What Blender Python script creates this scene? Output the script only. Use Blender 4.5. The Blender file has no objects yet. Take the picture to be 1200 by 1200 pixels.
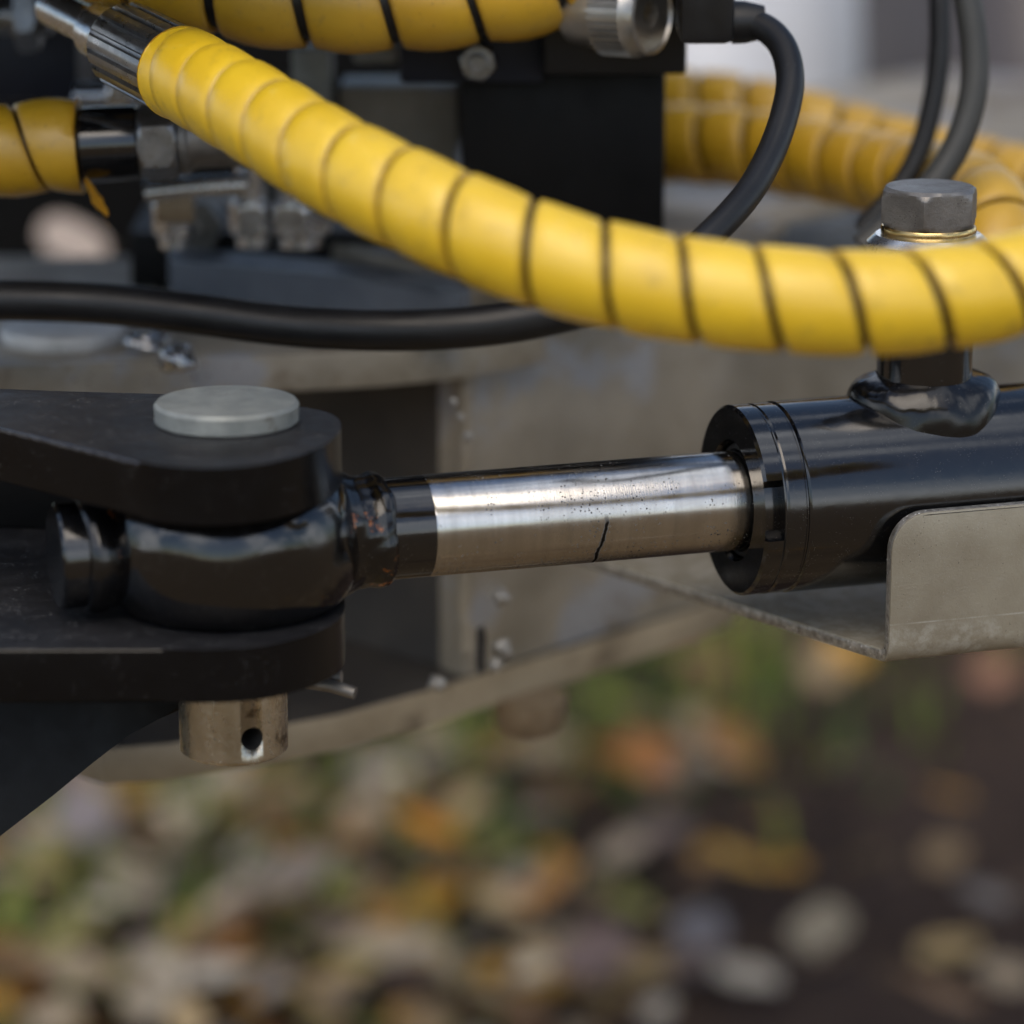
import bpy, bmesh, math, random
from mathutils import Vector, Matrix, noise
R = math.radians
random.seed(7)
S = bpy.context.scene
COL = S.collection

# ------------------------------------------------------------------ camera
PSI, PHI, D, F = R(17.5), R(15.0), 1.043, 4100.0        # the cylinder lies along world X
RT = Vector((math.cos(PSI), -math.sin(PSI), 0))
FH = Vector((math.sin(PSI), math.cos(PSI), 0))
ZZ = Vector((0, 0, 1))
FW = FH * math.cos(PHI) - ZZ * math.sin(PHI)
UP = FH * math.sin(PHI) + ZZ * math.cos(PHI)
CAM = -D * FW
cd = bpy.data.cameras.new('camera'); cam = bpy.data.objects.new('camera', cd); COL.objects.link(cam)
cam.matrix_world = Matrix(((RT.x, UP.x, -FW.x, CAM.x), (RT.y, UP.y, -FW.y, CAM.y), (RT.z, UP.z, -FW.z, CAM.z), (0, 0, 0, 1)))
cd.sensor_width = 24; cd.sensor_fit = 'HORIZONTAL'; cd.lens = F / 1200 * 24
cd.clip_start = 0.05; cd.clip_end = 500
cd.dof.use_dof = True; cd.dof.focus_distance = D + 0.004; cd.dof.aperture_fstop = 2.8; cd.dof.aperture_blades = 9
S.camera = cam
# ------------------------------------------------------------------ sky and sun (soft, overcast)
w = bpy.data.worlds.new('World'); S.world = w; w.use_nodes = True
wn = w.node_tree.nodes; wl = w.node_tree.links
CLOUD = 13.0
SUN_EL, SUN_AZ = R(58), R(205)                      # azimuth clockwise from +Y: behind the camera, to its left
sky = wn.new('ShaderNodeTexSky'); sky.sky_type = 'NISHITA'; sky.sun_disc = False
sky.sun_elevation = SUN_EL; sky.sun_rotation = SUN_AZ; sky.air_density = 1.0; sky.dust_density = 1.0; sky.ozone_density = 1.0
wc = wn.new('ShaderNodeTexCoord'); wt = wn.new('ShaderNodeTexNoise'); wt.inputs['Scale'].default_value = 2.6; wt.inputs['Detail'].default_value = 5; wt.inputs['Roughness'].default_value = .55
wl.new(wc.outputs['Generated'], wt.inputs['Vector'])
wr = wn.new('ShaderNodeValToRGB'); wr.color_ramp.elements[0].position = .50; wr.color_ramp.elements[1].position = .66
wl.new(wt.outputs[0], wr.inputs[0])
wm = wn.new('ShaderNodeMix'); wm.data_type = 'RGBA'; wl.new(wr.outputs[0], wm.inputs[0]); wl.new(sky.outputs[0], wm.inputs[6]); wm.inputs[7].default_value = (CLOUD * .93, CLOUD * .96, CLOUD * 1.02, 1)
wl.new(wm.outputs[2], wn['Background'].inputs[0]); wn['Background'].inputs[1].default_value = 0.10
ld = bpy.data.lights.new('sun', 'SUN'); ld.energy = 1.3; ld.angle = R(50); ld.color = (1, 0.86, 0.68)
sun = bpy.data.objects.new('sun', ld); COL.objects.link(sun)
sd = Vector((math.sin(SUN_AZ) * math.cos(SUN_EL), math.cos(SUN_AZ) * math.cos(SUN_EL), math.sin(SUN_EL)))
sun.rotation_euler = sd.to_track_quat('Z', 'Y').to_euler(); sun.location = sd * 5
S.view_settings.view_transform = 'Standard'; S.view_settings.look = 'None'; S.view_settings.gamma = 1
S.view_settings.use_curve_mapping = False; S.view_settings.exposure = 0.42
S.render.engine = 'CYCLES'; S.cycles.use_denoising = True; S.cycles.max_bounces = 6; S.cycles.adaptive_threshold = .03

# ------------------------------------------------------------------ pixel (of the 1200 px photo) -> point at a real depth
def at(px, py, f): return CAM + (D + f) * (FW + RT * ((px - 600) / F) + UP * ((600 - py) / F))
def onz(px, py, z):
    d = FW + RT * ((px - 600) / F) + UP * ((600 - py) / F)
    return CAM + d * ((z - CAM.z) / d.z)

# ------------------------------------------------------------------ materials
def newmat(name):
    m = bpy.data.materials.new(name); m.use_nodes = True
    return m, m.node_tree.nodes, m.node_tree.links, m.node_tree.nodes['Principled BSDF']
def rgba(c): return (c[0], c[1], c[2], 1)
def tex(n, l, scale, detail=4, rough=.55, kind='noise', stretch=None):
    tc = n.new('ShaderNodeTexCoord'); src = tc.outputs['Object']
    if stretch:
        mp = n.new('ShaderNodeMapping'); mp.inputs['Scale'].default_value = stretch
        l.new(src, mp.inputs['Vector']); src = mp.outputs[0]
    t = n.new('ShaderNodeTexNoise' if kind == 'noise' else 'ShaderNodeTexVoronoi')
    t.inputs['Scale'].default_value = scale
    if kind == 'noise':
        t.inputs['Detail'].default_value = detail; t.inputs['Roughness'].default_value = rough
        l.new(src, t.inputs['Vector']); return t.outputs[0]
    l.new(src, t.inputs['Vector']); return t.outputs['Distance']
def ramp(n, l, fac, stops):
    r = n.new('ShaderNodeValToRGB'); e = r.color_ramp.elements
    while len(e) < len(stops): e.new(0.5)
    for k, (p, c) in enumerate(stops):
        e[k].position = p; e[k].color = rgba(c) if hasattr(c, '__len__') else (c, c, c, 1)
    l.new(fac, r.inputs[0]); return r.outputs[0]
def mix(n, l, fac, a, b):
    x = n.new('ShaderNodeMix'); x.data_type = 'RGBA'
    for s, v in ((x.inputs[0], fac), (x.inputs[6], a), (x.inputs[7], b)):
        if hasattr(v, 'is_output'): l.new(v, s)
        elif hasattr(v, '__len__'): s.default_value = rgba(v)
        else: s.default_value = v
    return x.outputs[2]
def math_(n, l, op, a, b=None):
    x = n.new('ShaderNodeMath'); x.operation = op; x.use_clamp = False
    for s, v in ((x.inputs[0], a), (x.inputs[1], b)):
        if v is None: continue
        if hasattr(v, 'is_output'): l.new(v, s)
        else: s.default_value = v
    return x.outputs[0]
def bump(n, l, b, h, strength, dist=.0005):
    x = n.new('ShaderNodeBump'); x.inputs['Strength'].default_value = strength; x.inputs['Distance'].default_value = dist
    l.new(h, x.inputs['Height']); l.new(x.outputs[0], b.inputs['Normal'])
def surface(name, c1, c2, scale=60, rough=(.4, .6), metal=0.0, specks=None, patches=None, bmp=(400, .15), detail=5, stretch=None, coat=0.0, spec=.5):
    """mottled surface: two tones, roughness drift, dust and glint specks (colour, scale, size) and patches (colour, scale, threshold)"""
    m, n, l, b = newmat(name)
    t = tex(n, l, scale, detail, .6, stretch=stretch)
    c = ramp(n, l, t, [(.35, c1), (.65, c2)])
    if patches:
        for pc, ps, pt in patches:
            k = ramp(n, l, tex(n, l, ps, 6, .65), [(pt, 0.0), (min(pt + .05, 1), 1.0)])
            c = mix(n, l, k, c, pc)
    rs = ramp(n, l, tex(n, l, scale * 1.7, 4, .6, stretch=stretch), [(.3, rough[0]), (.7, rough[1])])
    if specks:
        for sc_, ss, st in specks:
            v = tex(n, l, ss, kind='vor'); k = ramp(n, l, v, [(st * .6, 1.0), (st, 0.0)])
            thin = ramp(n, l, tex(n, l, ss * .13, 3, .6), [(.5, 0.0), (.62, 1.0)])
            k2 = math_(n, l, 'MULTIPLY', k, thin)
            c = mix(n, l, k2, c, sc_); rs = mix(n, l, k2, rs, (.8, .8, .8))
    l.new(c, b.inputs['Base Color']); l.new(rs, b.inputs['Roughness'])
    b.inputs['Metallic'].default_value = metal; b.inputs['Specular IOR Level'].default_value = spec
    if coat: b.inputs['Coat Weight'].default_value = coat; b.inputs['Coat Roughness'].default_value = .08
    if bmp: bump(n, l, b, tex(n, l, bmp[0], 4, .6), bmp[1])
    return m
M = {}
M['black_paint'] = surface('glossy black paint', (.0025, .0028, .0038), (.004, .0043, .0052), 90, (.09, .18), specks=[((.12, .115, .11), 1500, .17)], patches=[((.009, .008, .0075), 130, .62)], bmp=(110, .10), spec=.95)
M['black_eye'] = surface('thick glossy black paint with chips', (.0022, .0024, .003), (.0035, .0035, .0042), 70, (.08, .18), specks=[((.16, .15, .14), 1300, .15)], patches=[((.34, .10, .014), 66, .715)], bmp=(48, .32), spec=.9)
M['weld_paint'] = surface('painted weld', (.0022, .0024, .003), (.004, .004, .0045), 70, (.13, .27), specks=[((.16, .15, .14), 1100, .16)], patches=[((.36, .11, .015), 85, .61)], bmp=(300, .3), spec=.7)
M['weld_black'] = surface('painted port weld', (.0022, .0024, .003), (.0035, .0035, .004), 70, (.15, .25), specks=[((.16, .15, .14), 1100, .14)], bmp=(90, .2), spec=.55)
M['black_plate'] = surface('satin black plate', (.0020, .0022, .0030), (.0034, .0037, .0046), 60, (.15, .26), specks=[((.30, .30, .30), 1000, .12)], patches=[((.006, .0055, .005), 190, .7)], bmp=(700, .10), spec=.3)
M['black_back'] = surface('dull black steel', (.0022, .0025, .003), (.004, .004, .0045), 60, (.4, .55), bmp=(300, .15), spec=.22)
M['edge_glint'] = surface('painted highlight on black plate edge', (.012, .013, .017), (.05, .052, .058), 300, (.18, .3), specks=[((.3, .3, .3), 1200, .2)], bmp=(500, .3), spec=1.0)  # lighter bevel tone paints in the sky highlight along the plate edge
M['black_rubber'] = surface('black rubber', (.006, .0062, .0075), (.010, .0105, .012), 50, (.34, .48), specks=[((.14, .14, .14), 900, .1)], bmp=(500, .08), spec=.4)
M['grey_rubber'] = surface('grey cable sheath', (.036, .037, .035), (.05, .05, .047), 40, (.45, .6), bmp=(500, .05))
M['navy'] = surface('blue black anodised block', (.009, .012, .022), (.014, .018, .031), 40, (.4, .55), bmp=(600, .05), spec=.3)
M['slate'] = surface('slate grey bar', (.075, .092, .118), (.105, .125, .155), 60, (.35, .55), specks=[((.3, .3, .3), 500, .12)], bmp=(400, .15))
M['zinc'] = surface('dull zinc plate', (.22, .24, .235), (.31, .33, .32), 130, (.42, .6), .35, specks=[((.6, .62, .6), 1700, .22), ((.10, .095, .085), 900, .14)], patches=[((.16, .15, .13), 75, .62)], bmp=(1100, .35))
M['zinc_dark'] = surface('weathered zinc bolt', (.19, .18, .17), (.27, .26, .245), 120, (.38, .55), .8, specks=[((.06, .05, .05), 1300, .24)], bmp=(1100, .3))
M['zinc_yellow'] = surface('yellow zinc plated steel', (.46, .42, .33), (.68, .63, .53), 80, (.18, .32), .92, specks=[((.08, .065, .05), 700, .22)], patches=[((.20, .16, .11), 110, .60), ((.75, .70, .60), 90, .66)], bmp=(420, .6), stretch=(1, 1, .3))
M['bright_steel'] = surface('bright plated steel', (.50, .51, .53), (.66, .67, .69), 60, (.16, .32), .95, bmp=(500, .15))
M['brass'] = surface('brass', (.62, .44, .18), (.72, .53, .24), 80, (.2, .35), 1.0, bmp=(500, .1))
M['dark_steel'] = surface('dark crimped steel', (.20, .205, .215), (.30, .305, .315), 150, (.25, .4), .9, specks=[((.03, .03, .03), 900, .22)], bmp=(700, .2))
M['galv'] = surface('weathered grey frame paint', (.225, .20, .155), (.365, .33, .27), 22, (.35, .6), .1, specks=[((.9, .9, .88), 150, .10), ((.07, .055, .04), 420, .22), ((.09, .07, .05), 190, .14)], patches=[((.20, .168, .125), 16, .56), ((.33, .335, .35), 20, .55)], bmp=(130, .5))  # the white specks paint in the sparkle of water drops
M['galv_tan'] = surface('tan weathered frame paint', (.26, .21, .14), (.38, .315, .22), 26, (.4, .6), .05, specks=[((.07, .055, .04), 420, .2)], patches=[((.19, .15, .10), 16, .6)], bmp=(130, .5))
M['galv_shade'] = surface('shaded inner frame paint', (.034, .032, .032), (.062, .056, .050), 24, (.4, .6), .1, bmp=(160, .3))  # frame paint darkened, the shade of the recess put into its colour
M['olive'] = surface('olive grey zinc sheet', (.30, .265, .20), (.37, .335, .26), 55, (.40, .52), .35, specks=[((.5, .48, .44), 1500, .2), ((.07, .06, .05), 800, .15)], patches=[((.43, .40, .33), 40, .66)], bmp=(1300, .2))
M['edge'] = surface('cut steel edge', (.26, .245, .22), (.58, .56, .52), 420, (.25, .45), .7, specks=[((.95, .95, .95), 800, .3)], bmp=(500, .8))
M['weld'] = surface('weld bead', (.28, .27, .25), (.42, .41, .39), 160, (.3, .5), .5, bmp=(300, .6))
M['zinc_lifted'] = surface('lightened zinc cap', (.42, .43, .43), (.56, .57, .57), 90, (.4, .6), .3, patches=[((.22, .20, .17), 75, .62)], bmp=(500, .3))  # lighter copy of the zinc, raised to offset the shade on the cap
M['cream'] = surface('cream painted panel', (.46, .38, .335), (.52, .44, .39), 2, (.4, .5), bmp=None)
M['black_dusty'] = surface('dusty top of black plate', (.010, .0105, .013), (.020, .020, .0225), 70, (.38, .55), specks=[((.40, .40, .40), 900, .19), ((.14, .14, .145), 1700, .24)], bmp=(900, .2), spec=.45)
M['rusty'] = surface('brown rusty nut', (.20, .14, .085), (.32, .25, .165), 70, (.5, .7), .2, bmp=(200, .4))
M['steel_mid'] = surface('machined steel', (.40, .39, .37), (.52, .51, .49), 120, (.28, .42), .9, bmp=(700, .2))
M['hole'] = surface('painted bore shade', (.012, .010, .008), (.02, .017, .014), 100, (.6, .8))  # near-black tone puts the shade inside the bore into the colour
M['pale'] = surface('pale grey painted panel', (.62, .645, .69), (.68, .705, .75), 2, (.35, .5), bmp=None)
M['brown_panel'] = surface('dark brown grey panel', (.07, .06, .062), (.10, .088, .088), 2, (.4, .6), bmp=None)
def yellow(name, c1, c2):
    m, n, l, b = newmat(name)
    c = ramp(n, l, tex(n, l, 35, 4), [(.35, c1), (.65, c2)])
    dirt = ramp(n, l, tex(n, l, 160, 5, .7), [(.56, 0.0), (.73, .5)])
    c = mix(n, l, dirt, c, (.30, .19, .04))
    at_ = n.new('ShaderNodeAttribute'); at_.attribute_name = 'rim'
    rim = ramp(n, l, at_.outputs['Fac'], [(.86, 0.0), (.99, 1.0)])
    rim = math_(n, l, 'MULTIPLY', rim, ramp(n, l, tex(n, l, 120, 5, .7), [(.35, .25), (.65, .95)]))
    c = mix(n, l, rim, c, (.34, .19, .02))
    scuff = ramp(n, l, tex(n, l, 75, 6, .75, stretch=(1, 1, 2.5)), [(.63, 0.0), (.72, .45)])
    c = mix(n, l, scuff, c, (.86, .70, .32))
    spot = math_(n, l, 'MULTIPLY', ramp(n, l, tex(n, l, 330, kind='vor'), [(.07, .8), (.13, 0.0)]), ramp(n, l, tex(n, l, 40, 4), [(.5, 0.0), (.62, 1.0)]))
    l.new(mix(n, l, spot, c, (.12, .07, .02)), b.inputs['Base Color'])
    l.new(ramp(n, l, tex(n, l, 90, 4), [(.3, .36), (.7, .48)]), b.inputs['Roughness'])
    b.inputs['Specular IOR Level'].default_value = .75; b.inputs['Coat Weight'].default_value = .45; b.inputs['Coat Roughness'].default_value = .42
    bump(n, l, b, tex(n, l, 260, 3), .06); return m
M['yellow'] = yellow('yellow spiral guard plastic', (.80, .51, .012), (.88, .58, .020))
M['amber'] = yellow('shaded amber spiral guard plastic', (.52, .29, .010), (.60, .35, .016))  # darker copy of the yellow guard, with shade put into its colour
# chromed rod: polished, with grime dots and a dirty score line at X = SCORE
SCORE = .0245
def chrome():
    m, n, l, b = newmat('chromed piston rod')
    tc = n.new('ShaderNodeTexCoord'); sep = n.new('ShaderNodeSeparateXYZ'); l.new(tc.outputs['Object'], sep.inputs[0])
    ring = tex(n, l, 60, 5, .6, stretch=(6, .4, .4))
    base = ramp(n, l, ring, [(.3, (.47, .465, .45)), (.7, (.58, .575, .56))])
    v = tex(n, l, 820, kind='vor'); dots = ramp(n, l, v, [(.20, 1.0), (.25, 0.0)])
    thin = ramp(n, l, tex(n, l, 70, 4, .7), [(.50, 0.0), (.62, 1.0)])
    # heavier grime close to the score line
    near = math_(n, l, 'ABSOLUTE', math_(n, l, 'SUBTRACT', sep.outputs[0], SCORE - .004))
    nr = ramp(n, l, near, [(0.0, .9), (.012, 0.0)])
    low = ramp(n, l, math_(n, l, 'ADD', math_(n, l, 'MULTIPLY', sep.outputs[2], 30), .5), [(.08, 1.0), (.40, 0.0)])
    thin2 = math_(n, l, 'MAXIMUM', thin, math_(n, l, 'MULTIPLY', math_(n, l, 'MAXIMUM', nr, low), ramp(n, l, tex(n, l, 110, 4), [(.38, 0.0), (.55, 1.0)])))
    dots = math_(n, l, 'MULTIPLY', dots, thin2)
    wob = math_(n, l, 'MULTIPLY', math_(n, l, 'SUBTRACT', tex(n, l, 90, 4, .6), .5), .006)
    lean = math_(n, l, 'MULTIPLY', sep.outputs[2], .13)
    dx = math_(n, l, 'ABSOLUTE', math_(n, l, 'SUBTRACT', math_(n, l, 'ADD', math_(n, l, 'SUBTRACT', sep.outputs[0], lean), wob), SCORE))
    line = ramp(n, l, math_(n, l, 'MULTIPLY', dx, 1000), [(.45, 1.0), (1.0, 0.0)])
    zlim = ramp(n, l, math_(n, l, 'ADD', math_(n, l, 'MULTIPLY', sep.outputs[2], 30), .5), [(.52, 1.0), (.60, 0.0)])
    line = math_(n, l, 'MULTIPLY', line, zlim)
    film = ramp(n, l, tex(n, l, 45, 6, .7, stretch=(.5, 1, 1)), [(.52, 0.0), (.8, .45)])
    dirt = math_(n, l, 'MAXIMUM', dots, line)
    film = math_(n, l, 'MAXIMUM', film, math_(n, l, 'MULTIPLY', low, .55)); c = mix(n, l, film, base, (.28, .22, .15)); c = mix(n, l, dirt, c, (.012, .010, .008))
    l.new(c, b.inputs['Base Color'])
    mt = math_(n, l, 'SUBTRACT', 1.0, dirt); l.new(mt, b.inputs['Metallic']); l.new(math_(n, l, 'MULTIPLY', mt, .5), b.inputs['Specular IOR Level'])
    rg = ramp(n, l, tex(n, l, 80, 5, .7), [(.3, .15), (.7, .25)])
    l.new(rg, b.inputs['Roughness'])
    bump(n, l, b, tex(n, l, 900, 3, .6, stretch=(3, .25, .25)), .05); return m
M['chrome'] = chrome()
def vcol(name, rough):
    m, n, l, b = newmat(name)
    a = n.new('ShaderNodeAttribute'); a.attribute_name = 'Col'
    l.new(a.outputs['Color'], b.inputs['Base Color']); b.inputs['Roughness'].default_value = rough; b.inputs['Specular IOR Level'].default_value = .12; return m
M['litter'] = vcol('mixed dead leaves', .7)
M['grass'] = vcol('grass blades', .5)
def leafmat(name, c):
    return surface(name, tuple(x * .8 for x in c), tuple(min(1, x * 1.15) for x in c), 60, (.5, .7), bmp=(150, .3), spec=.15)
def soil():
    m, n, l, b = newmat('damp dark soil with leaf crumbs')
    t = tex(n, l, 9, 8, .7)
    c = ramp(n, l, t, [(.3, (.036, .024, .019)), (.7, (.078, .053, .042))])
    crumbs = ramp(n, l, tex(n, l, 38, 4, .6), [(.56, 0.0), (.68, .8)])
    c = mix(n, l, crumbs, c, (.17, .115, .07))
    carpet = ramp(n, l, tex(n, l, 22, 6, .7), [(.3, (.09, .06, .033)), (.5, (.21, .15, .088)), (.7, (.34, .255, .16))])
    tc = n.new('ShaderNodeTexCoord'); vd = n.new('ShaderNodeVectorMath'); vd.operation = 'DISTANCE'; l.new(tc.outputs['Object'], vd.inputs[0]); vd.inputs[1].default_value = PATCH
    wob = math_(n, l, 'ADD', vd.outputs['Value'], math_(n, l, 'MULTIPLY', math_(n, l, 'SUBTRACT', tex(n, l, 4, 5, .6), .5), .8))
    k = ramp(n, l, wob, [(.62, 1.0), (.86, 0.0)])
    l.new(mix(n, l, k, carpet, c), b.inputs['Base Color']); b.inputs['Roughness'].default_value = .9; b.inputs['Specular IOR Level'].default_value = .05
    bump(n, l, b, tex(n, l, 60, 6, .7), .8, .01); return m
PATCH = onz(1230, 1080, -.5)
M['soil'] = soil()

# ------------------------------------------------------------------ mesh helpers
def empty(name, loc, label, cat, group=None):
    o = bpy.data.objects.new(name, None); COL.objects.link(o); o.location = loc; o.empty_display_size = .01
    return tag(o, label, cat, group)
def tag(o, label, cat, group=None):
    o['label'] = label; o['category'] = cat
    if group: o['group'] = group
    return o
ORG = {}
def root_off(p):
    v = Vector((0, 0, 0))
    while p is not None: v += p.location; p = p.parent
    return v
def obj(name, bm, mat, parent=None, smooth=35, origin=None, kind=None):
    """link a bmesh given in world coordinates as one object; its origin is its parent's, or the given point"""
    off = root_off(parent) if parent is not None else (Vector(origin) if origin is not None else Vector((0, 0, 0)))
    bmesh.ops.translate(bm, verts=bm.verts, vec=-off)
    bmesh.ops.recalc_face_normals(bm, faces=bm.faces)
    me = bpy.data.meshes.new(name); bm.to_mesh(me); bm.free()
    for mm in (mat if isinstance(mat, (list, tuple)) else [mat]): me.materials.append(M[mm] if isinstance(mm, str) else mm)
    if smooth:
        me.shade_smooth(); me.set_sharp_from_angle(angle=R(smooth))
    o = bpy.data.objects.new(name, me); COL.objects.link(o)
    if parent is not None: o.parent = parent
    else: o.location = off
    if kind: o['kind'] = kind
    return o
def frame(axis, ref=None):
    a = Vector(axis).normalized(); ref = Vector(ref) if ref is not None else (ZZ if abs(a.z) < .9 else Vector((1, 0, 0)))
    x = (ref - a * ref.dot(a)).normalized(); y = a.cross(x)
    return a, x, y
def lathe(prof, org, axis, segs=64, rf=None, ref=None, bm=None, close=True):
    """revolve (axial, radius) points about an axis through org; rf(theta, k, r) may change the radius"""
    bm = bm or bmesh.new(); a, x, y = frame(axis, ref); org = Vector(org); rings = []
    for k, (h, r) in enumerate(prof):
        ring = []
        for i in range(segs):
            t = 2 * math.pi * i / segs; rr = rf(t, k, r) if rf else r
            ring.append(bm.verts.new(org + a * h + (x * math.cos(t) + y * math.sin(t)) * rr))
        rings.append(ring)
    for k in range(len(rings) - 1):
        for i in range(segs):
            j = (i + 1) % segs
            bm.faces.new((rings[k][i], rings[k][j], rings[k + 1][j], rings[k + 1][i]))
    if close:
        if prof[0][1] > 1e-6: bm.faces.new(rings[0])
        if prof[-1][1] > 1e-6: bm.faces.new(rings[-1])
    return bm
def dense(prof, n=4):
    out = []
    for (h0, r0), (h1, r1) in zip(prof, prof[1:]):
        out += [(h0 + (h1 - h0) * k / n, r0 + (r1 - r0) * k / n) for k in range(n)]
    return out + [prof[-1]]
def catmull(pts, n=12):
    P = [Vector(p) for p in pts]; P = [2 * P[0] - P[1]] + P + [2 * P[-1] - P[-2]]; out = []
    for i in range(1, len(P) - 2):
        p0, p1, p2, p3 = P[i - 1], P[i], P[i + 1], P[i + 2]
        for k in range(n):
            t = k / n
            out.append(.5 * ((2 * p1) + (p2 - p0) * t + (2 * p0 - 5 * p1 + 4 * p2 - p3) * t * t + (3 * p1 - p0 - 3 * p2 + p3) * t ** 3))
    out.append(P[-2]); return out
def resample(pts, step):
    out = [pts[0].copy()]; acc = 0
    for a, b in zip(pts, pts[1:]):
        L = (b - a).length; t = step - acc
        while t <= L:
            out.append(a + (b - a) * (t / L)); t += step
        acc = (acc + L) % step if L else acc
    return out
def tube(pts, r, segs=24, bm=None, rf=None):
    bm = bm or bmesh.new(); n = len(pts); rings = []; x = None
    for k, p in enumerate(pts):
        T = (pts[min(k + 1, n - 1)] - pts[max(k - 1, 0)]).normalized()
        a, x, y = frame(T, x); rr = rf(k / (n - 1)) if rf else r
        rings.append([bm.verts.new(p + (x * math.cos(2 * math.pi * i / segs) + y * math.sin(2 * math.pi * i / segs)) * rr) for i in range(segs)])
    for k in range(n - 1):
        for i in range(segs):
            j = (i + 1) % segs; bm.faces.new((rings[k][i], rings[k][j], rings[k + 1][j], rings[k + 1][i]))
    bm.faces.new(rings[0]); bm.faces.new(rings[-1]); return bm
def box(c, size, axes=None, bev=0.001, bm=None, segs=2):
    bm2 = bmesh.new(); ax = axes or (Vector((1, 0, 0)), Vector((0, 1, 0)), ZZ)
    r = bmesh.ops.create_cube(bm2, size=1)
    for v in bm2.verts: v.co = Vector(c) + ax[0] * v.co.x * size[0] + ax[1] * v.co.y * size[1] + ax[2] * v.co.z * size[2]
    if bev: bmesh.ops.bevel(bm2, geom=list(bm2.edges), offset=bev, segments=segs, affect='EDGES', profile=.6)
    return bm2
CA = (RT, FH, ZZ)
def cbox(x0, x1, y0, y1, f, depth, bev=.0015):
    """box whose front face spans the given pixels at distance f past the focus, faces square to the camera's heading"""
    c = at((x0 + x1) / 2, (y0 + y1) / 2, f); s = (D + f) / F
    return box(c + FH * depth / 2, ((x1 - x0) * s, depth, (y1 - y0) * s / math.cos(PHI)), CA, bev)
def prism(pts, z0, z1, bev=.0, segs=2):
    """extrude a ground-plan polygon between two heights"""
    bm = bmesh.new(); lo = [bm.verts.new((p[0], p[1], z0)) for p in pts]; hi = [bm.verts.new((p[0], p[1], z1)) for p in pts]
    bm.faces.new(lo[::-1]); bm.faces.new(hi); n = len(pts)
    side = [bm.faces.new((lo[i], lo[(i + 1) % n], hi[(i + 1) % n], hi[i])) for i in range(n)]
    if bev:
        es = [e for e in bm.edges if abs(e.verts[0].co.z - e.verts[1].co.z) < 1e-7]
        bmesh.ops.bevel(bm, geom=es, offset=bev, segments=segs, affect='EDGES', profile=.5)
    return bm
def slab(pts, direction, bev=.0):
    """extrude any flat polygon along a vector"""
    bm = bmesh.new(); d = Vector(direction); a = [bm.verts.new(p) for p in pts]; b = [bm.verts.new(Vector(p) + d) for p in pts]
    bm.faces.new(a); bm.faces.new(b[::-1]); n = len(pts)
    for i in range(n): bm.faces.new((a[i], a[(i + 1) % n], b[(i + 1) % n], b[i]))
    if bev: bmesh.ops.bevel(bm, geom=list(bm.edges), offset=bev, segments=2, affect='EDGES', profile=.5)
    return bm
def rough_up(bm, amp, scale, seed=0):
    bm.normal_update()
    for v in bm.verts: v.co += v.normal * amp * noise.noise(v.co * scale + Vector((seed, seed * 2, 0)))
    return bm
def bead(center, axis, r, thick, seed=1, segs=90, t0=0, t1=2 * math.pi):
    """rippled weld bead round a joint"""
    a, x, y = frame(axis); pts = []
    full = abs(t1 - t0 - 2 * math.pi) < 1e-6
    for i in range(segs + 1):
        t = t0 + (t1 - t0) * i / segs
        pts.append(Vector(center) + (x * math.cos(t) + y * math.sin(t)) * r)
    bm = tube(pts, thick, 12, rf=lambda s: thick * (1 + .22 * abs(math.sin(s * 46)) + .18 * noise.noise(Vector((s * 9, seed, 0)))))
    return rough_up(bm, thick * .35, 160, seed)

# ================================================================== SETTING
GZ = -0.50
bm = bmesh.new(); g = 120
vs = [bm.verts.new((sx * g, sy * g, GZ)) for sx, sy in ((-1, -1), (1, -1), (1, 1), (-1, 1))]; bm.faces.new(vs)
obj('ground', bm, 'soil', smooth=0, kind='structure')

def leaf_mesh(name, wide, curl, seed):
    bm = bmesh.new(); rnd = random.Random(seed); rows = []; n = 7
    for k in range(n + 1):
        t = k / n; wd = wide * math.sin(math.pi * min(1, t * .93 + .04)) ** .75 * (1 + .12 * rnd.uniform(-1, 1)); row = []
        for s in (-1, 0, 1):
            z = curl * (abs(s) * .5 + .7 * (t - .5) ** 2 * 2) + .05 * rnd.uniform(0, 1)
            row.append(bm.verts.new((s * wd * .5, t - .5, z)))
        rows.append(row)
    for k in range(n):
        for s in range(2): bm.faces.new((rows[k][s], rows[k][s + 1], rows[k + 1][s + 1], rows[k + 1][s]))
    st = [bm.verts.new((-.012, -.5, .03)), bm.verts.new((.012, -.5, .03)), bm.verts.new((.008, -.75, .06)), bm.verts.new((-.008, -.75, .06))]
    bm.faces.new(st)
    me = bpy.data.meshes.new(name); bm.to_mesh(me); bm.free(); me.shade_smooth(); return me
LEAF = [leaf_mesh('leaf_shape', .62 + .12 * i, .22 - .05 * i, i) for i in range(4)]

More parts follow.
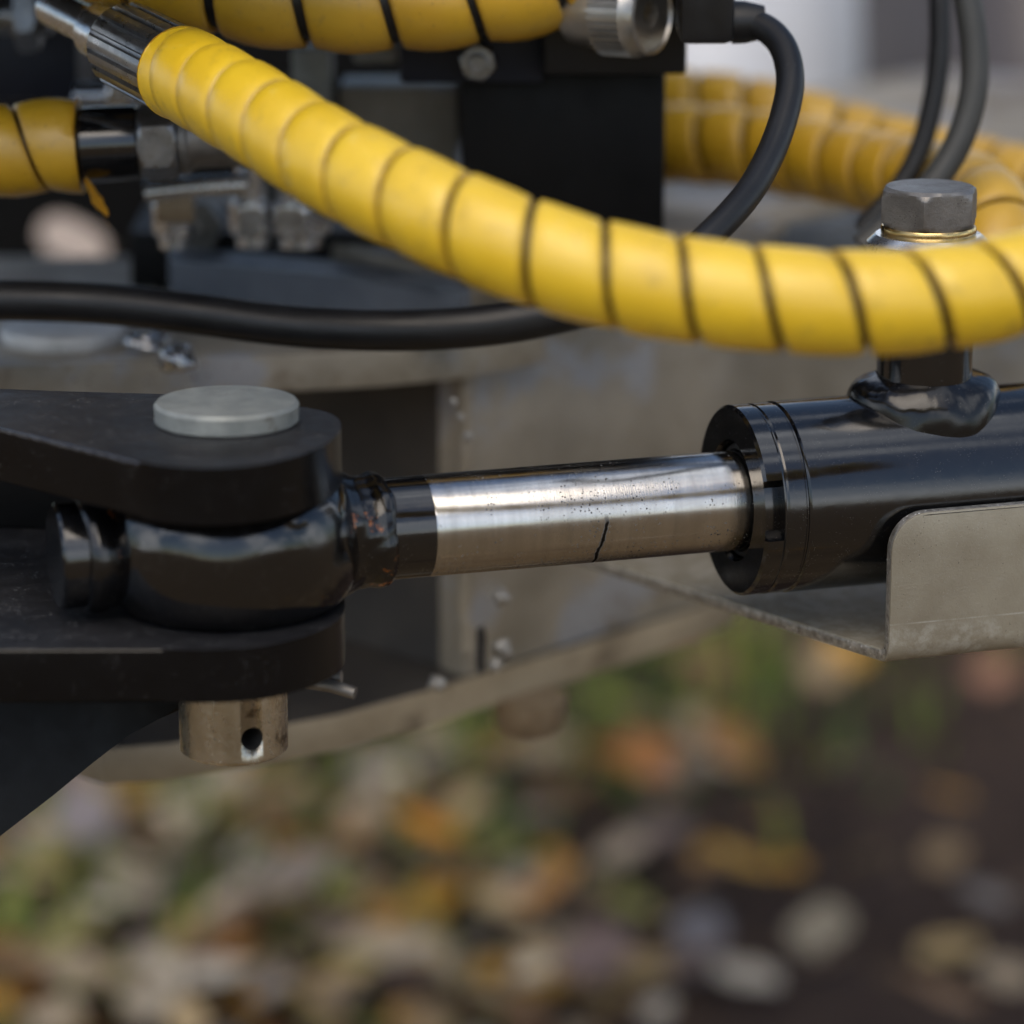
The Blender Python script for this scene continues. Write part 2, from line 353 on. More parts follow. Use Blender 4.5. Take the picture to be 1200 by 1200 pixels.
# uncountable litter and grass over the ground in view (and round about)
def soil_side(p):                                   # bare soil shows to the right of the photo
    q = p - CAM; lat = q.dot(RT) / q.dot(FH); return lat
def scatter(name, count, maker, mat, seed, area, keep):
    rnd = random.Random(seed); V, Fc, C = [], [], []
    while count > 0:
        fwd = rnd.uniform(area[0], area[1]); lat = rnd.uniform(-area[2], area[2]) * (0.5 + fwd * .5)
        p = CAM + FH * fwd + RT * lat; p.z = GZ
        if rnd.random() > keep(lat / fwd, fwd, p): continue
        count -= 1; maker(rnd, p, V, Fc, C)
    me = bpy.data.meshes.new(name); me.from_pydata(V, [], Fc); me.materials.append(M[mat])
    ca = me.color_attributes.new('Col', 'FLOAT_COLOR', 'POINT')
    for k, c in enumerate(C): ca.data[k].color = (c[0], c[1], c[2], 1)
    me.shade_smooth(); o = bpy.data.objects.new(name, me); COL.objects.link(o); o['kind'] = 'stuff'; return o
PAL = [(.26, .18, .10), (.36, .28, .19), (.17, .10, .055), (.44, .31, .14), (.30, .13, .04), (.36, .31, .26), (.10, .065, .045), (.48, .35, .19), (.46, .25, .05), (.32, .28, .10), (.22, .16, .13), (.50, .43, .33)]
def mk_leaf(rnd, p, V, Fc, C):
    L = rnd.uniform(.020, .056); a = rnd.uniform(0, 6.283); ca, sa = math.cos(a), math.sin(a)
    tx, ty = rnd.uniform(-.45, .45), rnd.uniform(-.45, .45); z = rnd.uniform(.003, .022); c = rnd.choice(PAL); k = rnd.uniform(.7, 1.25)
    b = len(V); cu = rnd.uniform(.05, .3)
    for (u, v) in ((0, -.5), (.3, -.2), (.33, .15), (0, .5), (-.33, .15), (-.3, -.2), (0, 0)):
        x, y = u * L, v * L; h = cu * L * (abs(u) + abs(v)) if (u or v) else 0
        V.append((p.x + x * ca - y * sa, p.y + x * sa + y * ca, p.z + z + h + tx * x + ty * y)); C.append(tuple(q * k for q in c))
    for i in range(6): Fc.append((b + i, b + (i + 1) % 6, b + 6))
def mk_blade(rnd, p, V, Fc, C):
    h = rnd.uniform(.015, .042); a = rnd.uniform(0, 6.283); wd = rnd.uniform(.0015, .0035); ln = rnd.uniform(.2, 1.1) * h
    d = Vector((math.cos(a), math.sin(a), 0)); s = Vector((-d.y, d.x, 0)) * wd; b = len(V)
    g = rnd.choice([(.16, .24, .035), (.11, .18, .04), (.28, .31, .05), (.08, .13, .045)]); k = rnd.uniform(.8, 1.25)
    for (q, sc_) in ((p, 1), (p + d * ln * .35 + ZZ * h * .6, .8), (p + d * ln + ZZ * h, .1)):
        for sg in (-1, 1): V.append(tuple(q + s * sg * sc_)); C.append(tuple(x * k for x in g))
    Fc.append((b, b + 1, b + 3, b + 2)); Fc.append((b + 2, b + 3, b + 5, b + 4))
def kleaf(t, f, p): return max(.022, min(1, .5 - t * 7.5)) * (.35 + .65 * (noise.noise(p * 5) > -.1))
GREEN = [(onz(770, 815, GZ), .16), (onz(690, 850, GZ), .12), (onz(250, 1040, GZ), .16), (onz(450, 1060, GZ), .09), (onz(560, 890, GZ), .14), (onz(820, 770, GZ), .14)]
def kgrass(t, f, p):
    g_ = sum(math.exp(-((p - c).length / r) ** 2) for c, r in GREEN)
    if random.random() < g_ * .6: return 1.0
    return max(0, min(1, .5 - t * 7 + (f - 2.2) * .5)) * max(0, min(1, .5 + 2.6 * noise.noise(p * 4.2 + Vector((3, 1, 0)))))
scatter('leaf_litter', 12500, mk_leaf, 'litter', 3, (.6, 6, .75), kleaf)
scatter('grass', 9500, mk_blade, 'grass', 5, (.8, 5.5, .7), kgrass)

# leaves that stand out in the photograph, one by one
LEAVES = [  # px, py, length m, colour, label
 (495, 975, .050, (.62, .26, .035), 'bright orange fallen leaf on the grass above the big yellow leaf'),
 (530, 1052, .075, (.66, .36, .025), 'large golden yellow fallen leaf at the bottom centre'),
 (1110, 936, .042, (.50, .26, .05), 'amber fallen leaf on bare soil, nearest the right edge'),
 (897, 968, .040, (.50, .27, .05), 'small round amber leaf directly above the long amber leaf'),
 (860, 1016, .058, (.52, .30, .06), 'long amber leaf lying slantwise on the dark soil'),
 (1010, 1016, .045, (.48, .36, .24), 'pale tan leaf alone on the bare soil'),
 (975, 915, .075, (.30, .27, .24), 'large pale grey leaf on soil below the bracket'),
 (962, 1090, .046, (.48, .40, .28), 'cream leaf, upper of the touching pair at lower right'),
 (968, 1138, .052, (.48, .34, .25), 'pinkish cream leaf, lower of the touching pair at lower right'),
 (1152, 1056, .044, (.30, .26, .23), 'grey brown leaf near the lower right edge'),
 (905, 824, .036, (.42, .39, .42), 'lilac grey leaf under the bracket shelf'),
 (756, 888, .050, (.40, .17, .055), 'rust brown leaf right of the rounded nut'),
 (852, 878, .060, (.34, .17, .06), 'wide brown leaf under the piston rod at mid right'),
 (962, 788, .052, (.58, .42, .24), 'pale tan leaf just under the bracket shelf edge'),
 (655, 938, .046, (.62, .33, .06), 'light orange leaf below the rounded nut'),
 (645, 1040, .060, (.42, .19, .04), 'dark orange leaf right of the big yellow leaf'),
 (350, 1035, .075, (.38, .31, .25), 'broad pale brown leaf left of the big yellow leaf'),
 (100, 962, .070, (.38, .33, .33), 'pale mauve leaf beside the black arm'),
 (540, 1160, .060, (.38, .28, .13), 'khaki leaf at the bottom edge under the big yellow leaf'),
 (728, 830, .055, (.42, .46, .08), 'yellow green leaf behind the rounded nut'),
 (400, 1130, .060, (.30, .29, .06), 'olive green leaf near the bottom left'),
 (220, 985, .050, (.40, .30, .20), 'tan leaf below the drilled pin'),
 (1100, 1170, .060, (.27, .15, .07), 'dull brown leaf in the lower right corner'),
 (700, 1120, .055, (.32, .22, .19), 'dusky pink leaf at the bottom between soil and grass'),
 (715, 1180, .060, (.38, .26, .12), 'ochre brown leaf cut by the bottom edge'),
 (590, 905, .050, (.42, .36, .24), 'beige leaf just below the grey bottom plate'),
 (1165, 790, .045, (.36, .19, .12), 'reddish leaf under the right end of the bracket'),
 (820, 1090, .040, (.25, .23, .24), 'small slate grey leaf on the soil'),
]
for i, (px, py, L, c, lab) in enumerate(LEAVES):
    p = onz(px, py, GZ + .04); me = LEAF[i % 4].copy(); me.name = 'fallen_leaf'; me.materials.append(leafmat('leaf tone', tuple(q * (.66 if c[2] > .18 else 1.0) for q in c)))
    o = bpy.data.objects.new('fallen_leaf', me); COL.objects.link(o); o.location = p; o.scale = (L * .82, L * .82, L * .82)
    o.rotation_euler = (random.uniform(.1, .5) + .15, random.uniform(-.3, .3), random.uniform(0, 6.28))
    tag(o, lab, 'leaf', 'fallen leaves on the ground')

# ================================================================== HYDRAULIC CYLINDER (axis = world X, through y=0, z=ZR)
ZR = -.002; AX = Vector((1, 0, 0)); PX = -.0862               # PX: X of the pin
def cx(x): return Vector((x, 0, ZR))
cyl = empty('hydraulic_cylinder', (0, 0, ZR), 'black hydraulic cylinder with chromed rod pinned to the black fork', 'cylinder')
RR = .0151
obj('piston_rod', lathe([(-.0275, RR), (-.0270, RR + .0001), (.10, RR + .0001)], cx(0), AX, 96), 'chrome', cyl)
obj('rod_collar', lathe([(-.075, RR), (-.0276, RR + .00012), (-.0274, RR - .0004)], cx(0), AX, 80), 'black_paint', cyl)
# gland with a spanner slot, two grooves, then the barrel
GF = .0700
def slot(t, k, r): return r - .0050 if (4 <= k <= 5 and abs(((t - SL + math.pi) % (2 * math.pi)) - math.pi) < .30) else r
SL = R(83)
gp = [(.020, .0178), (.0015, .0180), (.0, .0186), (.0, .0282), (.0008, .0291), (.0068, .0291), (.0069, .0291), (.0074, .0284), (.0080, .0284), (.0084, .0290), (.0134, .0290), (.0138, .0286), (.0142, .0286)]
gp = [(.020, .0178), (.0015, .0180), (.0, .0186), (.0, .0282), (.0009, .0291), (.0058, .0291), (.0060, .0291), (.0066, .0288), (.0070, .0288), (.0076, .0291), (.0128, .0291), (.0131, .0289), (.0136, .0289)]
gland = obj('gland_nut', lathe(gp, cx(GF), AX, 128, rf=slot, close=False), 'black_paint', cyl, 14)
obj('wiper_seal', lathe([(.0, .0150), (-.0015, .0158), (-.0012, .0172), (.001, .0182), (.012, .0184)], cx(GF + .0035), AX, 80, close=False), 'black_rubber', gland)
obj('barrel', lathe([(.0136, .0283), (.0139, .0288), (.0146, .0293), (.24, .0293), (.242, .028)], cx(GF), AX, 128), 'black_paint', cyl, 30)
# rod eye: rounded barrel about the pin
prof = []
for k in range(73):
    z = -.0182 + .0378 * k / 72; q = min(1.0, z / .0200 if z > 0 else -z / .0190)
    prof.append((z, .0272 + .0113 * math.sqrt(max(0, 1 - q ** 2.2))))
eye = lathe(prof, (PX, 0, ZR), ZZ, 180)
for v in eye.verts: v.co += (v.co - Vector((PX, 0, v.co.z))).normalized() * .0006 * noise.noise(v.co * 60)
eye_o = obj('rod_eye', eye, 'black_eye', cyl, 60)
nk = lathe(dense([(-.062, .0225), (-.056, .0206), (-.0525, .0184), (-.049, .0168), (-.0460, .0166), (-.0430, .0172), (-.0408, .0168), (-.0396, .0160), (-.0390, .0148)]), cx(0), AX, 110)
for v in nk.verts:                                     # stacked ripples of the weld passes
    t = math.atan2(v.co.z - ZR, v.co.y); rad_ = Vector((0, v.co.y, v.co.z - ZR)).normalized()
    v.co += rad_ * .00012 * math.sin(t * 19 + (v.co.x + .05) * 400)
obj('neck_weld', rough_up(rough_up(nk, .0012, 95, 3), .0002, 260, 9), 'weld_paint', cyl, 60)
obj('end_stub', lathe([(-.1375, .0), (-.1375, .0146), (-.1367, .0153), (-.115, .0153)], cx(0), AX, 64), 'black_paint', cyl)
obj('stub_weld', rough_up(lathe(dense([(-.1308, .0148), (-.1296, .0166), (-.1275, .0176), (-.1250, .0174), (-.1225, .0166), (-.120, .0158)]), cx(0), AX, 110), .0010, 90, 5), 'weld_paint', cyl, 60)
# oil port on the barrel
PO = .1325
obj('port_boss', lathe([(.0, .0146), (.0715 - .022, .0146), (.0722 - .022, .0140)], (PO, 0, ZR), ZZ, 64), 'black_paint', cyl)
wp = bmesh.new(); nr, ns = 14, 110; rings = []
for k in range(nr + 1):
    u = k / nr; ring = []
    for i in range(ns):
        t = 2 * math.pi * i / ns; rb_ = (.0240 - .0028 * math.cos(t) ** 2) * (1 + .05 * noise.noise(Vector((math.cos(t) * 1.5, math.sin(t) * 1.5, 2)))); rt_ = .0147
        r_ = rb_ + (rt_ - rb_) * u + .0019 * math.sin(math.pi * u); yb = -.999 * rb_ * math.cos(t); yb = max(-.0285, min(.0285, yb))
        zb_ = math.sqrt(.0293 ** 2 - yb ** 2) - .0012; zt_ = .0355 - .28 * (.0293 - math.sqrt(.0293 ** 2 - (rt_ * math.cos(t)) ** 2))
        z_ = zb_ + (zt_ - zb_) * u ** .8 + .0010 * math.sin(math.pi * u) * (1 + .15 * math.sin(t * 11)) + .00010 * math.sin(t * 40 + u * 5) * math.sin(math.pi * u)
        ring.append(wp.verts.new((PO + r_ * math.sin(t), -r_ * math.cos(t), ZR + z_)))
    rings.append(ring)
for k in range(nr):
    for i in range(ns): wp.faces.new((rings[k][i], rings[k][(i + 1) % ns], rings[k + 1][(i + 1) % ns], rings[k + 1][i]))
obj('port_weld', rough_up(rough_up(wp, .0008, 70, 2), .0002, 240, 8), 'weld_black', cyl, 60)

# banjo bolt: hex head, copper-gold washer, silver eye
bz = .0500
bj = empty('banjo_bolt', (PO, 0, bz), 'grey hex bolt head on silver banjo fitting atop the cylinder port', 'bolt')
obj('banjo_eye', lathe([(.0, .0135), (.0005, .0150), (.002, .0150), (.004, .0178), (.020, .0178), (.0215, .0186), (.0245, .0186), (.0262, .0168), (.0268, .0160)], (PO, 0, bz), ZZ, 72), 'bright_steel', bj)
obj('washer', lathe([(.0268, .0135), (.0268, .0141), (.0274, .0145), (.0288, .0145), (.0294, .0141)], (PO, 0, bz), ZZ, 72), 'brass', bj)
def hexhead(org, axis, r_in, h, rot=0, segs=96, ref=None):
    """bolt head: hexagon with chamfered corners"""
    def rf(t, k, r):
        q = (t + rot) % (math.pi / 3) - math.pi / 6; hx = r_in / math.cos(q)
        return min(hx, r)
    rc = r_in / math.cos(math.pi / 6); prof = []
    for h_, r_ in ((0, r_in * 1.0), (.05 * h, r_in * 1.035), (.13 * h, rc * .985), (.17 * h, rc), (.76 * h, rc), (.79 * h, rc * .99), (.84 * h, rc * .965), (.92 * h, rc * .925), (h * .98, r_in * .985), (h, r_in * .96), (h, 0.0)):
        prof.append((h_, r_))
    return lathe(prof, org, axis, segs, rf=rf, ref=ref)
obj('hex_head', hexhead((PO, 0, bz + .0294), ZZ, .0136, .0120, rot=R(60)), 'zinc_dark', bj, 24)

# ================================================================== FORK, PIN
ZT, TH, FR = .0345 - .0005, .0162, .0335
fork = empty('clevis_fork', (PX, 0, ZR), 'black steel fork of two thick plates holding the rod eye', 'fork')
def arc(c, r, a0, a1, n=40): return [(c[0] + r * math.cos(a0 + (a1 - a0) * i / n), c[1] + r * math.sin(a0 + (a1 - a0) * i / n)) for i in range(n + 1)]
pc = (PX, 0)
def outline(pix, z, n=5): return [(p.x, p.y) for p in catmull([onz(x, y, z) for x, y in pix], n)]
tipu = outline(((163, 541), (185, 545), (215, 548), (250, 549), (285, 547), (318, 542), (350, 534), (378, 523), (394, 511), (400, 500), (396, 490), (380, 482), (352, 476)), ZT)
lft = [onz(x, y, ZT) for x, y in ((240, 462), (60, 458), (-160, 448), (-160, 462))]
def dusted(bm):
    for f in bm.faces:
        f.normal_update()
        if .2 < f.normal.z < .94: f.material_index = 2; continue
        f.material_index = 1 if (abs(f.normal.z) > .95 and f.calc_center_median().z > ZL + .0) and f.calc_center_median().z in tops(bm) else 0
    return bm
def tops(bm):
    m_ = max(v.co.z for v in bm.verts); return [f.calc_center_median().z for f in bm.faces if abs(f.calc_center_median().z - m_) < 1e-5]
ZL = -.0205
obj('upper_plate', dusted(prism(tipu + [(p.x, p.y) for p in lft], ZT - TH, ZT, .0012)), ['black_plate', 'black_dusty', 'edge_glint'], fork, 25)
ZL = -.0205
tipl = outline(((190, 761), (230, 762), (270, 761), (310, 757), (350, 748), (380, 737), (398, 725), (404, 712), (402, 700), (390, 690), (360, 680)), ZL)
lft = [onz(x, y, ZL) for x, y in ((200, 625), (-160, 605), (-160, 763))]
obj('lower_plate', dusted(prism(tipl + [(p.x, p.y) for p in lft], ZL - .0155, ZL, .0012)), ['black_plate', 'black_dusty', 'black_plate'], fork, 25)
wb = [at(-160, 480, .055), at(150, 480, .045), at(190, 480, .065), at(-160, 480, .085)]
obj('web', prism([(p.x, p.y) for p in wb], ZL, ZT - TH, .001), 'black_back', fork)
arm = [at(x, y, .012) for x, y in ((-160, 815), (216, 815), (214, 832), (180, 846), (150, 862), (110, 893), (60, 934), (0, 980), (-80, 1046), (-160, 1120))]
obj('arm_gusset', slab(arm, FH * .03, .0012), 'black_back', fork, 25)

pin = empty('clevis_pin', (PX, 0, -.064), 'zinc plated pin through the fork, flat round head above, drilled end below', 'pin')
hz = ZT + .0003
obj('pin_head', lathe([(0, .0204), (.0002, .0208), (.0048, .0209), (.0058, .0201), (.0060, .0185), (.0061, 0)], (PX, 0, hz), ZZ, 96), 'zinc', pin, 30)
def shank():
    bm = lathe([(0, 0.0), (.0, .0146), (.0012, .0160), (.098, .0160)], (PX, 0, -.0660), ZZ, 128); return bm
so = obj('pin_shank', shank(), 'zinc_yellow', pin, 40)
# cross hole, drilled with a boolean so that it is a real bore
hd = -FH * .93 + RT * .42; hc = Vector((PX, 0, -.0575))
cut = obj('cut', lathe([(.002, .0034), (.03, .0034)], hc, hd, 32), 'hole')
md = so.modifiers.new('bore', 'BOOLEAN'); md.operation = 'DIFFERENCE'; md.object = cut; md.solver = 'EXACT'
dg = bpy.context.evaluated_depsgraph_get(); me2 = bpy.data.meshes.new_from_object(so.evaluated_get(dg))
so.modifiers.clear(); so.data = me2; me2.materials.append(M['hole'])
for pl in me2.polygons:
    q_ = pl.center + root_off(pin); e_ = q_ - hc; rad_ = (e_ - hd.normalized() * e_.dot(hd.normalized())).length
    if rad_ < .0036 and math.hypot(q_.x - PX, q_.y) < .0157 and q_.z > -.0645: pl.material_index = len(me2.materials) - 1
bpy.data.objects.remove(cut, do_unlink=True)
# split pin through the shank just under the fork
ck = at(392, 803, .0); ckd = (RT * .93 - FH * .30).normalized(); cz = -.0425
c0 = Vector((PX, 0, cz))
bm = tube([c0 - ckd * .024, c0 + ckd * .022, c0 + ckd * .031 + ZZ * -.0005, c0 + ckd * .0385 + ZZ * -.002], .0019, 14)
tube([c0 - ckd * .024 + FH * .0036, c0 + ckd * .022 + FH * .0036, c0 + ckd * .034 + FH * .005 + ZZ * .001], .0019, 14, bm=bm)
co = obj('split_pin', bm, 'zinc_dark', None, 50, origin=c0); tag(co, 'small split pin poking out beside the drilled pin end', 'split pin')

# ================================================================== OLIVE BRACKET
zs = -.0478; th = .0042; rad = .0115
bm = bmesh.new()
# lip: vertical plate with a rounded top corner, bent into the shelf
x0, x1, yf, zt = .1075, .33, -.0362, -.0005
sec = []                                             # profile in (y, z), outer skin from lip top to shelf back
outer = [(yf, zt)] + [(yf + .007 - .007 * math.cos(a), zs + .007 - .007 * math.sin(a)) for a in [R(x) for x in range(0, 91, 15)]] + [(.125, zs)]
inner = [(yf + th, zt)] + [(yf + .007 - (.007 - th) * math.cos(a), zs + .007 - (.007 - th) * math.sin(a)) for a in [R(x) for x in range(0, 91, 15)]] + [(.125, zs + th)]
def left_x(y, z):                                    # the plate's cut left end: rounded lip corner, then slanting back
    if z > zt - rad and y < yf + th + .001:
        dz = z - (zt - rad); return x0 + rad - math.sqrt(max(0, rad ** 2 - dz ** 2))
    if y > yf + .006: return x0 - (y - yf - .006) * .415
    return x0
lipz = [zt - rad * (1 - math.sin(R(a))) for a in (90, 78, 66, 54, 42, 30, 18, 6, 0)]
outer = [(yf, z) for z in lipz] + outer[1:]; inner = [(yf + th, z) for z in lipz] + inner[1:]
oL = [bm.verts.new((left_x(y, z), y, z)) for y, z in outer]; oR = [bm.verts.new((x1, y, z)) for y, z in outer]
iL = [bm.verts.new((left_x(y, z), y, z)) for y, z in inner]; iR = [bm.verts.new((x1, y, z)) for y, z in inner]
n = len(outer); edges = []
for k in range(n - 1):
    bm.faces.new((oL[k], oR[k], oR[k + 1], oL[k + 1])); bm.faces.new((iL[k], iL[k + 1], iR[k + 1], iR[k]))
    edges.append(bm.faces.new((oL[k], oL[k + 1], iL[k + 1], iL[k]))); edges.append(bm.faces.new((oR[k], iR[k], iR[k + 1], oR[k + 1])))
edges.append(bm.faces.new((oL[0], iL[0], iR[0], oR[0]))); edges.append(bm.faces.new((oL[-1], oR[-1], iR[-1], iL[-1])))
for f in edges: f.material_index = 1
bmesh.ops.recalc_face_normals(bm, faces=bm.faces)
se = [e for e in bm.edges if len(e.link_faces) == 2 and {f.material_index for f in e.link_faces} == {0, 1}]
bmesh.ops.bevel(bm, geom=se, offset=.0006, segments=2, affect='EDGES', profile=.5)
o = obj('support_bracket', bm, ['olive', 'edge'], None, 30, origin=(.2, .03, zs))
mo = M['olive']; on, ol = mo.node_tree.nodes, mo.node_tree.links; ob = on['Principled BSDF']; oc = ob.inputs['Base Color'].links[0].from_socket
otc = on.new('ShaderNodeTexCoord'); osp = on.new('ShaderNodeSeparateXYZ'); ol.new(otc.outputs['Object'], osp.inputs[0])
odz = math_(on, ol, 'ABSOLUTE', math_(on, ol, 'SUBTRACT', osp.outputs[2], .0132)); ok_ = ramp(on, ol, math_(on, ol, 'MULTIPLY', odz, 1000), [(.12, 1.0), (.32, 0.0)])
ok_ = math_(on, ol, 'MULTIPLY', ok_, ramp(on, ol, tex(on, ol, 90, 4, .6), [(.4, .1), (.6, .8)]))
low_ = ramp(on, ol, math_(on, ol, 'MULTIPLY', osp.outputs[2], 40), [(.45, .55), (.53, 0.0)])
scr = math_(on, ol, 'MULTIPLY', low_, ramp(on, ol, tex(on, ol, 140, 5, .7), [(.45, 0.0), (.62, 1.0)]))
ol.new(mix(on, ol, math_(on, ol, 'MAXIMUM', ok_, scr), oc, (.52, .50, .44)), ob.inputs['Base Color'])
tag(o, 'olive grey bent sheet bracket with upturned front lip under the cylinder', 'bracket')

# ================================================================== GREY PIVOT FRAME
fr = empty('pivot_mount', at(420, 860, .2), 'weathered grey steel pivot frame behind the rod with thick top and bottom plates', 'mount')
zt0, zt1 = .0045, .0172
tp = [onz(x, y, zt1) for x, y in ((-200, 440), (0, 429), (150, 423), (300, 418), (450, 411), (560, 400), (640, 384), (640, 300), (-200, 300))]
obj('top_plate', prism([(p.x, p.y) for p in tp], zt0, zt1, .0012), 'galv', fr, 25)
zb1, zb0 = -.1055, -.1185
bp = [onz(x, y, zb1) for x, y in ((90, 868), (120, 878), (200, 872), (300, 855), (400, 838), (500, 810), (600, 779), (700, 749), (800, 717), (850, 700), (900, 640), (80, 640))]
bpo = prism([(p.x, p.y) for p in bp], zb0, zb1, .0012)
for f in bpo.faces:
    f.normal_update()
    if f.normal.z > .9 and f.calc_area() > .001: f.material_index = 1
obj('bottom_plate', bpo, ['galv_tan', 'galv_shade'], fr, 25)
# slanting side plate of the box beam, from its left edge back to the right
s0, s1 = onz(546, 794, zb1 + .0002), onz(850, 700, zb1)
dirs = (s1 - s0).normalized(); s1 = s0 + dirs * .62; nrm = Vector((-dirs.y, dirs.x, 0))
s0 += nrm * .0008; s1 += nrm * .0008
sp_ = obj('side_plate', prism([(p.x, p.y) for p in (s0, s1, s1 + nrm * .012, s0 + nrm * .012)], zb1, .030, .001), 'galv', fr, 25)
tpl = s0 + nrm * .012
obj('beam_top', prism([(p.x, p.y) for p in (s0 - nrm * .003, s1 - nrm * .003, s1 + nrm * .2, s0 + dirs * .03 + nrm * .2)], .0303, .038, .001), 'galv', fr, 25)
e0 = s0 + nrm * .012
bk0 = e0 + nrm * .10
obj('inner_web', prism([(p.x, p.y) for p in (e0 + dirs * .002, e0 + dirs * .012, bk0 + dirs * .012, bk0 + dirs * .002)], zb1 + .0004, zt0 - .0004, 0), 'galv_shade', fr)
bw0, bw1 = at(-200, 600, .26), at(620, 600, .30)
obj('back_web', prism([(p.x, p.y) for p in (bw0, bw1, bw1 + FH * .01, bw0 + FH * .01)], zb1 + .0004, zt0 - .0004, 0), 'galv_shade', fr)
wz = [Vector((s0.x, s0.y, zb1 + .01 + (.115) * k / 14)) - nrm * .001 + RT * .0006 * math.sin(k * 2.1) for k in range(15)]
obj('weld_seam', rough_up(tube(wz, .0026, 10, rf=lambda s: .0026 * (1 + .3 * math.sin(s * 60))), .0012, 180), 'galv', sp_, 60)
# weld lumps, and a dark slab painting in the shade of a keyhole slot
for k, (x, y, r) in enumerate(((590, 760, .0055), (582, 778, .004), (512, 800, .0045), (588, 700, .0045), (540, 488, .0022), (548, 512, .0028), (532, 470, .002))):
    p = at(x, y, .118 if y > 650 else .112)
    b_ = bmesh.new(); bmesh.ops.create_icosphere(b_, subdivisions=3, radius=r)
    for v in b_.verts: v.co = v.co * .62 * (1 + .5 * noise.noise(v.co * 260 + Vector((k, 0, 0)))) + p
    obj('weld_lump', b_, 'weld', fr, 60)
dk = [at(x, y, .1225) for x, y in ((558, 742), (566, 736), (570, 748), (569, 786), (561, 792), (557, 780))]
obj('slot', slab(dk, FH * .004, 0), 'hole', fr)
nut = onz(621, 818, zb0)
no = obj('dome_nut', lathe([(.001, .0130), (-.0075, .0130), (-.0100, .0122), (-.0125, .0100), (-.0140, .0065), (-.0145, .0)], (nut.x, nut.y, zb0), ZZ, 40), 'rusty', None, 40, origin=(nut.x, nut.y, zb0))
tag(no, 'brown rounded nut hanging under the grey frame plate', 'nut')
# flat pin cap and retaining tab on the top plate
pcap = onz(78, 399, zt1)
pco = empty('pivot_pin', pcap, 'large flat pale pivot pin head on the grey top plate', 'pin')
obj('pin_head', lathe([(.0003, .0222), (.0035, .0226), (.0050, .0220), (.0056, .020), (.0057, 0)], pcap, ZZ, 72), 'zinc_lifted', pco, 30)
lk = empty('retaining_tab', onz(190, 405, zt1), 'small shiny retaining tab and screw beside the flat pin head', 'clip')
for x, y, r in ((168, 404, .0058), (184, 400, .0052), (208, 421, .0064)):
    p = onz(x, y, zt1 + .003); b_ = bmesh.new(); bmesh.ops.create_icosphere(b_, subdivisions=3, radius=r)
    for v in b_.verts: v.co = Vector((v.co.x, v.co.y, v.co.z * .75)) * (1 + .5 * noise.noise(v.co * 230 + Vector((x, 0, 0)))) + p
    obj('lump', b_, 'bright_steel', lk, 60)

# ================================================================== HOSES
def frames_of(pts):
    out = []; n = len(pts)
    for k in range(n):
        T = (pts[min(k + 1, n - 1)] - pts[max(k - 1, 0)]).normalized()
        u = (ZZ - T * T.z).normalized(); out.append((T, u, u.cross(T) * -1))
    return out
def spiral(ctrl, rad, lead, gapf, phase=0.0, step=.002, wall=.0022, seg=44, tilt=lambda t: 0.0, bulge=.0003):
    """helical guard: one continuous plastic strip wound round the centre line"""
    pts = resample(catmull(ctrl, 16), step); fr_ = frames_of(pts); L = step * (len(pts) - 1); bm = bmesh.new(); lay = bm.verts.layers.float.new('rim')
    def cl(s):
        s = max(0, min(L - 1e-6, s)); k = int(s / step); t = s / step - k; k2 = min(k + 1, len(pts) - 1)
        a, b = fr_[k], fr_[k2]
        return pts[k].lerp(pts[k2], t), a[1].lerp(b[1], t).normalized(), a[2].lerp(b[2], t).normalized()
    turns = L / lead; N = int(turns * seg); prev = None
    for i in range(-seg, N + seg + 1):
        th = 2 * math.pi * i / seg + phase; sc_ = lead * i / seg; tt = sc_ / L; wd = lead - gapf(tt); tl = tilt(tt); ring = []; wr_ = .0005 * noise.noise(Vector((th * .35, 7, 1)))
        for u, dr in ((-.5, -wall), (-.5, -.0011), (-.486, -.0004), (-.455, .0), (-.22, .74 * bulge), (.0, bulge), (.22, .74 * bulge), (.455, .0), (.486, -.0004), (.5, -.0011), (.5, -wall)):
            c, n1, n2 = cl(sc_ + u * wd + wr_); rr = rad + dr - tl * u + .00012 * noise.noise(Vector((th * .8, u * 3, 4)))
            v_ = bm.verts.new(c + (n1 * math.cos(th) + n2 * math.sin(th)) * rr); v_[lay] = abs(u) * 2; ring.append(v_)
        if prev:
            for k in range(len(ring) - 1): bm.faces.new((prev[k], ring[k], ring[k + 1], prev[k + 1]))
            bm.faces.new((prev[-1], ring[-1], ring[0], prev[0]))
        else: bm.faces.new(ring)
        prev = ring
    bm.faces.new(prev); return bm, pts
def hose(name, label, ctrl, rad, lead, gapf, mat, phase=0, tilt=lambda t: 0.0, bulge=.0003):
    C = [at(*c) for c in ctrl]; o = empty(name, C[0], label, 'hose', 'yellow wrapped hydraulic hoses')
    bm, pts = spiral(C, rad, lead, gapf, phase, tilt=tilt, bulge=bulge); obj('spiral_guard', bm, mat, o, 50)
    obj('hose_tube', tube(pts[::3] + [pts[-1]], rad - .0024, 24), 'black_rubber', o); return o, C
main = [(213, 86, .0025), (232, 95, -.008), (268, 116, -.027), (306, 138, -.0445), (348, 165, -.061), (395, 193, -.077), (450, 221, -.092), (512, 250, -.104), (585, 281, -.113), (667, 310, -.118), (755, 331, -.121), (845, 345, -.123), (938, 353, -.124), (1030, 355, -.122), (1118, 347, -.118), (1200, 331, -.112), (1290, 300, -.10), (1390, 258, -.085)]
hm, C = hose('yellow_hose', 'bright yellow spiral wrapped hose curving across the front of everything', main, .0138, .0209, lambda t: .0014 + .0005 * max(0, min(1, (t - .22) / .3)), 'yellow', phase=R(127), tilt=lambda t: .0004 + .0008 * max(0, 1 - t / .45))
ax = (at(85, 21, .062) - C[0]).normalized()
fo = C[0] + ax * .001
